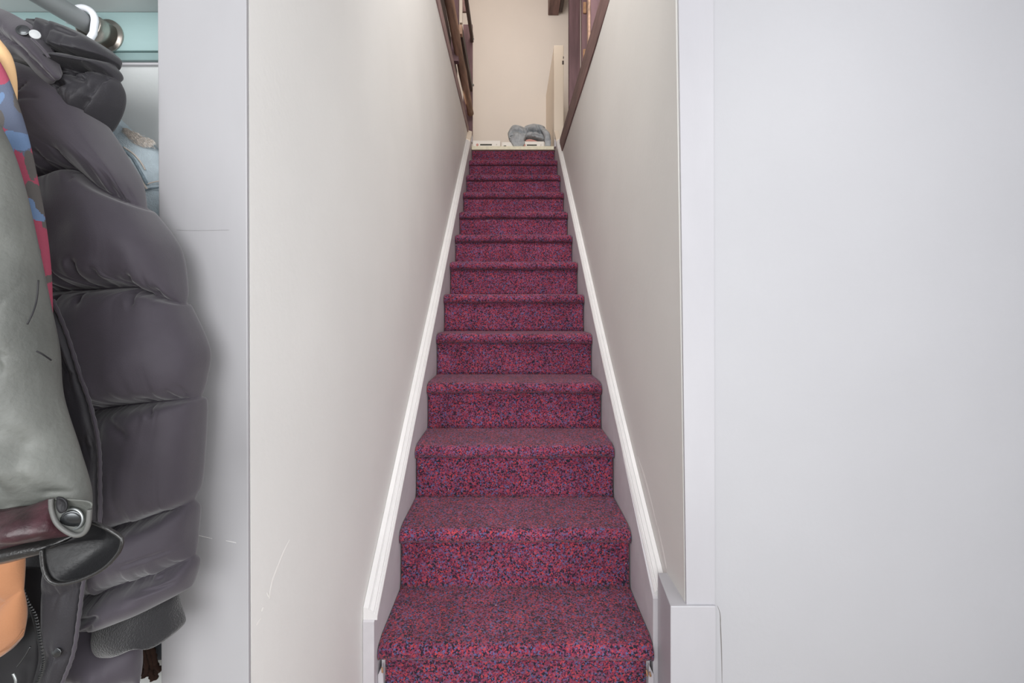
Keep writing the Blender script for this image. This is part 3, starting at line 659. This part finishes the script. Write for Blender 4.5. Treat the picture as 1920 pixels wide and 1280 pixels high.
cloth('hem_panel', [([(128, 1150), (160, 1160), (200, 1190), (250, 1185)], .668, .012, 0), ([(128, 1200), (165, 1195), (210, 1215), (262, 1215)], .664, .026, 0),
                    ([(122, 1250), (160, 1240), (215, 1250), (263, 1250)], .664, .030, 0), ([(112, 1300), (160, 1290), (210, 1300), (262, 1280)], .664, .022, 1), ([(105, 1340), (160, 1340), (210, 1340), (258, 1330)], .664, .02, 0)], 'puffer', pj, nu=50, per=10, wr=.01, freq=8, low=.012, seed=31)
# placket with stitched edge
cloth('placket', [([(93, 560), (97, 562), (101, 568)], .603, .004, 0), ([(90, 620), (108, 616), (126, 625)], .600, .008, 0), ([(95, 700), (125, 695), (150, 700)], .598, .009, 1),
                  ([(100, 765), (140, 760), (172, 765)], .596, .010, 0), ([(130, 835), (160, 832), (186, 838)], .594, .010, 1), ([(140, 900), (165, 898), (188, 900)], .592, .010, 0),
                  ([(120, 1000), (150, 1000), (186, 990)], .592, .010, 1), ([(88, 1060), (125, 1060), (166, 1050)], .594, .010, 0), ([(80, 1110), (120, 1110), (156, 1095)], .596, .010, 1),
                  ([(82, 1170), (115, 1172), (149, 1150)], .598, .010, 0), ([(82, 1225), (112, 1226), (139, 1222)], .600, .010, 1), ([(74, 1280), (98, 1282), (120, 1275)], .602, .010, 0), ([(60, 1330), (80, 1332), (100, 1325)], .604, .008, 0)],
      'pufferdark', pj, nu=36, per=12, wr=.004, freq=6, low=.003, seed=41, pinch=.7)
pixtube('placket_piping', [(99, 562, .600), (125, 625, .597), (149, 700, .594), (171, 765, .590), (185, 835, .587), (187, 900, .585), (186, 985, .585), (166, 1045, .588), (156, 1095, .590), (149, 1150, .593), (138, 1222, .596), (119, 1275, .598), (100, 1325, .600)], .59, [.0021 + .0003 * math.sin(k * 1.7) for k in range(150)], 'puffer', pj, 150, 8)
dome('snap', 107, 688, .589, .0062, 'gunmetal', pj); dome('snap', 107, 1222, .589, .0060, 'gunmetal', pj)
# zipper teeth as one run of beads
vs = []; fs = []
zp = catmull([(36, 1075), (42, 1100), (52, 1128), (66, 1152), (72, 1180), (76, 1205), (81, 1235), (79, 1255), (70, 1278), (60, 1300)], 46)
for i, (a, b) in enumerate(zp):
    c = P(a, b, .588); q = len(vs); s = .0022
    vs += [c + Vector((dx * s, dy * s, dz * s * .55)) for dx, dy, dz in ((-1, 0, -1), (1, 0, -1), (1, 0, 1), (-1, 0, 1), (0, -1, 0), (0, 1, 0))]
    for k in range(4): fs += [(q + k, q + (k + 1) % 4, q + 4), (q + (k + 1) % 4, q + k, q + 5)]
o_ = pyd('zipper_teeth', vs, fs, 'gunmetal', pj); o_['kind'] = 'stuff'
cloth('zipper_tape', [([(30, 1060), (45, 1062), (86, 1064)], .602, .003, 0), ([(50, 1120), (70, 1125), (92, 1120)], .602, .004, 0), ([(68, 1180), (80, 1180), (92, 1180)], .602, .004, 0), ([(74, 1235), (85, 1235), (92, 1235)], .602, .004, 0), ([(58, 1290), (70, 1290), (82, 1290)], .602, .004, 0)], 'lining', pj, nu=14, per=8, low=.001)
zp_ = cloth('lining_panel', [([(-60, 1180), (0, 1180), (60, 1150), (74, 1160)], .622, .006, 0), ([(-60, 1230), (0, 1225), (40, 1225), (80, 1225)], .620, .014, 0), ([(-60, 1290), (0, 1290), (40, 1290), (75, 1290)], .620, .014, 0), ([(-60, 1330), (0, 1330), (40, 1330), (70, 1330)], .620, .012, 0)], 'lining', pj, nu=30, per=8, low=.008, seed=4)
pixtube('zipper_pull', [(57, 1212), (48, 1228), (38, 1242), (32, 1250)], .598, .0008, 'gunmetal', pj, 12, 8)
pixtube('zipper_pull', [(25, 1262), (30, 1275), (28, 1292)], .598, .0016, 'steel', pj, 12, 8)
# collar heaped on the shoulder
cloth('collar', [
    ([(22, 34), (60, 46), (100, 48), (150, 62), (190, 84), (212, 98)], .690, .012, 0),
    ([(45, 55), (85, 62), (125, 66), (165, 80), (200, 96), (219, 108)], .685, .036, 0),
    ([(70, 85), (100, 98), (130, 108), (165, 116), (195, 118), (217, 116)], .680, .042, 0),
    ([(80, 98), (108, 114), (135, 122), (170, 125), (195, 125), (214, 122)], .682, .040, 1),
    ([(90, 112), (115, 130), (145, 140), (175, 142), (200, 138), (220, 134)], .680, .044, 0),
    ([(98, 130), (120, 150), (140, 155), (165, 150), (195, 146), (224, 152)], .682, .040, 1),
    ([(108, 150), (130, 172), (155, 178), (180, 178), (205, 176), (227, 170)], .682, .044, 0),
    ([(125, 178), (145, 198), (165, 206), (185, 205), (205, 202), (223, 200)], .684, .040, 0),
    ([(160, 215), (172, 228), (182, 236), (192, 240), (202, 236), (213, 230)], .690, .026, 0),
    ([(185, 242), (190, 246), (195, 250), (199, 253), (203, 252), (207, 249)], .695, .008, 0)],
    'pufferdark', pj, nu=90, per=14, pinch=.45, wr=.010, lam=.35, freq=9, low=.012, seed=51, folds=[
     ((112, 150), (140, 172), .012, 6), ((140, 172), (200, 140), .012, 6), ((104, 132), (135, 160), .010, 5), ((160, 190), (176, 182), .006, 6), ((218, 150), (206, 200), .010, 6), ((206, 200), (188, 236), .010, 6),
     ((100, 60), (120, 74), .008, 5), ((120, 56), (140, 78), .008, 5), ((80, 58), (96, 70), .008, 4), ((150, 84), (190, 96), .006, 6), ((170, 160), (196, 172), .006, 7), ((140, 205), (170, 215), .008, 7)])
cloth('lapel', [([(-30, 5), (10, 20), (40, 35), (75, 58), (100, 95), (118, 138)], .640, .004, 0), ([(-30, 25), (5, 40), (35, 60), (62, 80), (90, 112), (112, 146)], .628, .014, 0),
                ([(-30, 60), (5, 68), (28, 80), (52, 96), (80, 126), (104, 152)], .628, .014, 1), ([(-30, 100), (0, 100), (22, 104), (44, 110), (70, 140), (92, 160)], .640, .006, 0)], 'puffer', pj, nu=60, per=12, wr=.006, low=.005, seed=61)
dome('snap', 44, 58, .614, .0075, 'gunmetal', pj, nrm=(.3, -1, .2)); dome('snap', 66, 65, .612, .0058, 'rod', pj, nrm=(.6, -1, 0))
pixtube('drawcord', [(60, 72, .612), (80, 92, .612), (92, 108, .615)], .612, .0016, 'puffer', pj, 16, 6)

# ------------------------------------------------------------------ tan jacket
tj = thing('tan_jacket', 'tan suede jacket squeezed between the camouflage jacket and the puffer jacket', 'jacket', (-.60, .585, ZC))
cloth('shoulder', [([(-140, 50), (-60, 50), (-20, 58), (0, 74)], .571, .004, 0), ([(-140, 110), (-60, 110), (0, 100), (20, 105)], .571, .009, 0), ([(-140, 170), (-60, 165), (0, 150), (30, 150)], .571, .011, 0),
               ([(-140, 260), (-60, 260), (0, 240), (31, 210)], .571, .011, 0)], 'cambeige', tj, nu=40, per=10, low=.003)
cloth('body', [([(-140, 262), (-60, 262), (0, 242), (31, 212)], .571, .011, 0), ([(-140, 600), (-60, 600), (0, 600), (55, 600)], .571, .012, 0),
               ([(-140, 1000), (-60, 1000), (0, 1000), (46, 1000)], .571, .014, 0), ([(-140, 1090), (-60, 1090), (0, 1085), (45, 1062)], .571, .016, 0), ([(-140, 1150), (-60, 1145), (0, 1133), (45, 1105)], .571, .015, 1),
               ([(-140, 1200), (-60, 1200), (0, 1180), (48, 1150)], .571, .017, 0), ([(-140, 1260), (-60, 1250), (-5, 1232), (20, 1218), (44, 1192)], .571, .012, 0)], 'tan', tj, nu=50, per=14, wr=.003, low=.005, seed=71)
pixtube('seam', [(0, 1222, .560), (25, 1206, .562), (46, 1180, .568)], .56, .0006, 'tanthread', tj, 16, 6)

# ------------------------------------------------------------------ camouflage jacket
ELL = [  # (cx, cy, rx, ry, angle, colour) printed patches
    (20, 195, 34, 55, -10, 2), (45, 250, 22, 36, 8, 2), (0, 225, 8, 20, 0, 3), (2, 183, 5, 9, 0, 1), (52, 262, 10, 36, 8, 2), (36, 188, 10, 30, -15, 3),
    (30, 265, 30, 14, 25, 1), (45, 258, 24, 10, 5, 1), (10, 275, 16, 20, 0, 1), (58, 310, 12, 28, -12, 3), (70, 370, 16, 34, -25, 3), (62, 398, 26, 10, 30, 1), (52, 385, 16, 12, 35, 1),
    (84, 420, 6, 10, 0, 3), (68, 475, 9, 16, 10, 3), (92, 526, 18, 8, -15, 3), (0, 130, 22, 30, 0, 0), (88, 600, 10, 10, 0, 3)]
def camo(px, py):
    c = 0
    a = px + 5 * nz(px / 30, py / 30, 1); b = py + 6 * nz(px / 30, py / 30, 5)
    for (cx, cy, ex, ey, an, k) in ELL:
        t = math.radians(an); dx, dy = a - cx, b - cy; u = dx * math.cos(t) + dy * math.sin(t); v = -dx * math.sin(t) + dy * math.cos(t)
        if (u / ex) ** 2 + (v / ey) ** 2 < 1: c = k
    if px < -5 or py > 660:
        n = nz(px / 40, py / 40, 9); c = 0 if n < -.1 else 1 if n < .05 else 2 if n < .25 else 3
    return c
cj = thing('camouflage_jacket', 'maroon and blue camouflage print jacket behind the grey leather jacket', 'jacket', (-.59, .54, ZC + .2))
cloth('body', [([(-160, 80), (-80, 80), (-30, 85), (-8, 102)], .545, .006, 0), ([(-160, 160), (-80, 160), (-20, 150), (18, 152)], .545, .013, 0), ([(-160, 250), (-80, 250), (0, 250), (48, 245)], .545, .016, 0),
               ([(-160, 340), (-80, 340), (0, 340), (70, 342)], .545, .017, 0), ([(-160, 410), (-80, 410), (0, 410), (83, 412)], .545, .017, 0), ([(-160, 500), (-80, 500), (0, 500), (94, 502)], .545, .017, 0),
               ([(-160, 590), (-80, 590), (0, 590), (98, 590)], .545, .016, 0), ([(-160, 700), (-80, 700), (0, 700), (100, 690)], .545, .015, 0), ([(-160, 900), (-80, 900), (0, 900), (90, 900)], .545, .012, 0), ([(-160, 985), (-80, 985), (0, 985), (60, 985)], .545, .008, 0)],
      ['cam0', 'cam1', 'cam2', 'cam3'], cj, nu=200, per=44, low=.003, seed=81, pick=camo)

# ------------------------------------------------------------------ leather jacket
lj = thing('leather_jacket', 'grey and black leather jacket hanging frontmost with its cuff turned open', 'jacket', (-.50, .48, ZC))
cloth('sleeve', [([(-120, 175), (-60, 170), (-30, 190), (-8, 222)], .478, .008, 0), ([(-130, 260), (-70, 260), (-20, 262), (12, 275)], .475, .026, 0), ([(-130, 350), (-70, 350), (-10, 352), (32, 352)], .473, .036, 0),
                 ([(-130, 460), (-60, 460), (0, 462), (56, 462)], .472, .040, 0), ([(-130, 560), (-60, 560), (10, 562), (76, 560)], .470, .042, 0), ([(-130, 650), (-60, 655), (20, 655), (97, 655)], .470, .042, 0),
                 ([(-130, 740), (-60, 745), (20, 748), (106, 745)], .470, .042, 0), ([(-120, 830), (-50, 840), (40, 842), (136, 838)], .470, .042, 0), ([(-110, 900), (-40, 912), (50, 905), (160, 905)], .470, .040, 0),
                 ([(-105, 930), (-40, 950), (40, 945), (100, 930), (168, 940)], .472, .034, 0), ([(-100, 960), (-40, 968), (40, 960), (110, 972), (170, 985)], .474, .024, 0)], 'leather', lj, nu=90, per=16, low=.016, seed=91, endcap=.6, folds=[
     ((2, 455), (18, 520), .006, 8), ((18, 520), (50, 606), .007, 8), ((73, 520), (52, 608), .004, 4), ((50, 606), (70, 700), .006, 12), ((0, 600), (24, 760), .007, 16), ((68, 658), (98, 676), .003, 4),
     ((30, 760), (70, 900), .006, 18), ((96, 800), (110, 900), .005, 14), ((-20, 700), (0, 930), .008, 20), ((100, 935), (60, 948), .008, 8), ((0, 935), (60, 940), .008, 12), ((120, 905), (165, 915), .004, 8)])
pixtube('pocket_seam', [(72, 525, .444), (69, 560, .442), (62, 585, .437), (51, 608, .433)], .44, .0007, 'lining', lj, 20, 6)
pixtube('fold_seam', [(68, 658, .437), (80, 664, .440), (96, 675, .448)], .44, .0008, 'lining', lj, 16, 6)
# lower front of the jacket, black, below the turned cuff
o_ = cloth('cuff_roll', [([(-120, 965), (-40, 962), (20, 955), (60, 946), (96, 933)], .440, .006, 0), ([(-120, 985), (-40, 982), (20, 974), (60, 968), (98, 962)], .428, .018, 0), ([(-120, 1010), (-40, 1008), (30, 1000), (80, 995), (112, 985)], .428, .020, 0),
                   ([(-120, 1040), (-40, 1036), (30, 1022), (90, 1010), (138, 1003)], .440, .008, 0)], 'leatherred', lj, nu=60, per=12, wr=.004, low=.006, seed=95)
o_['label'] = 'turned back burgundy tinged cuff'
cloth('lower_front', [([(-120, 1010), (-30, 1005), (60, 1000), (150, 1000)], .452, .006, 0), ([(-120, 1030), (-30, 1026), (50, 1018), (120, 1018)], .450, .014, 0), ([(-120, 1050), (-30, 1046), (40, 1036), (100, 1030)], .452, .014, 0), ([(-120, 1075), (-30, 1060), (30, 1050), (78, 1036)], .456, .006, 0)], 'leatherdark', lj, nu=50, per=10, low=.005, seed=96)
# open end of the cuff with rim and snap
cuffpts = [(96, 935), (97, 955), (105, 978), (120, 993), (140, 1003), (156, 1000), (165, 985), (168, 960), (165, 940)]
def panel(name, outline, Yr, Yin, m, parent, n=48, rings=10, wr=.0008):
    """dished panel: the outline is its rim, the middle sits deeper"""
    o = catmull(outline + [outline[0]], n + 1)[:-1]; cx = sum(a for a, b in o) / n; cy = sum(b for a, b in o) / n
    vs = []; fs = []
    for side_ in (0, 1):
        for r in range(rings):
            t = 1 - r / rings
            for (a, b) in o:
                d = (1 - t ** 2); yy = Yr + (Yin - Yr) * d + (.0018 if side_ else 0) + wr * nz(a * .12, b * .12, r * .4) * d
                p = P(cx + (a - cx) * t, cy + (b - cy) * t, Yr); vs.append(Vector((p.x, yy, p.z)))
    for side_ in (0, 1):
        q = side_ * rings * n
        for r in range(rings - 1):
            for k in range(n): fs.append((q + r * n + k, q + r * n + (k + 1) % n, q + (r + 1) * n + (k + 1) % n, q + (r + 1) * n + k))
        fs.append(tuple(q + (rings - 1) * n + k for k in range(n)))
    for k in range(n): fs.append((k, (k + 1) % n, rings * n + (k + 1) % n, rings * n + k))
    return pyd(name, vs, fs, m, parent, True)
panel('cuff_opening', cuffpts, .424, .432, 'leather', lj)
pixtube('cuff_rim', cuffpts[:7] + [(168, 955)], .4225, .0020, 'leatherrim', lj, 60, 8)
panel('cuff_hollow_shade', [(106, 932), (116, 934), (124, 944), (122, 958), (112, 962), (105, 950)], .4215, .4235, 'lining', lj, n=24, rings=4)  # dark dish added in place of the shade inside the cuff
dome('snap', 136, 973, .429, .0088, 'gunmetal', lj, d=.35, nrm=(.25, -1, -.1)); tube('snap_ring', [P(136, 973, .4275) + Vector((.0092 * math.cos(a), .0, .0092 * math.sin(a))) for a in [i * math.pi / 12 for i in range(24)]], .0011, 'steel', lj, 8, closed=True)
flap = [(172, 978), (200, 990), (222, 1004), (229, 1014), (222, 1036), (196, 1064), (158, 1084), (118, 1094), (94, 1088), (82, 1066), (78, 1030), (110, 1020), (150, 1004)]
o_ = panel('cuff_flap', flap, .438, .462, 'leatherin', lj, n=72, rings=14, wr=.0); o_['label'] = 'black cupped cuff flap'
pixtube('flap_piping', flap[:11], .4365, .0017, 'leatherdark', lj, 90, 8)
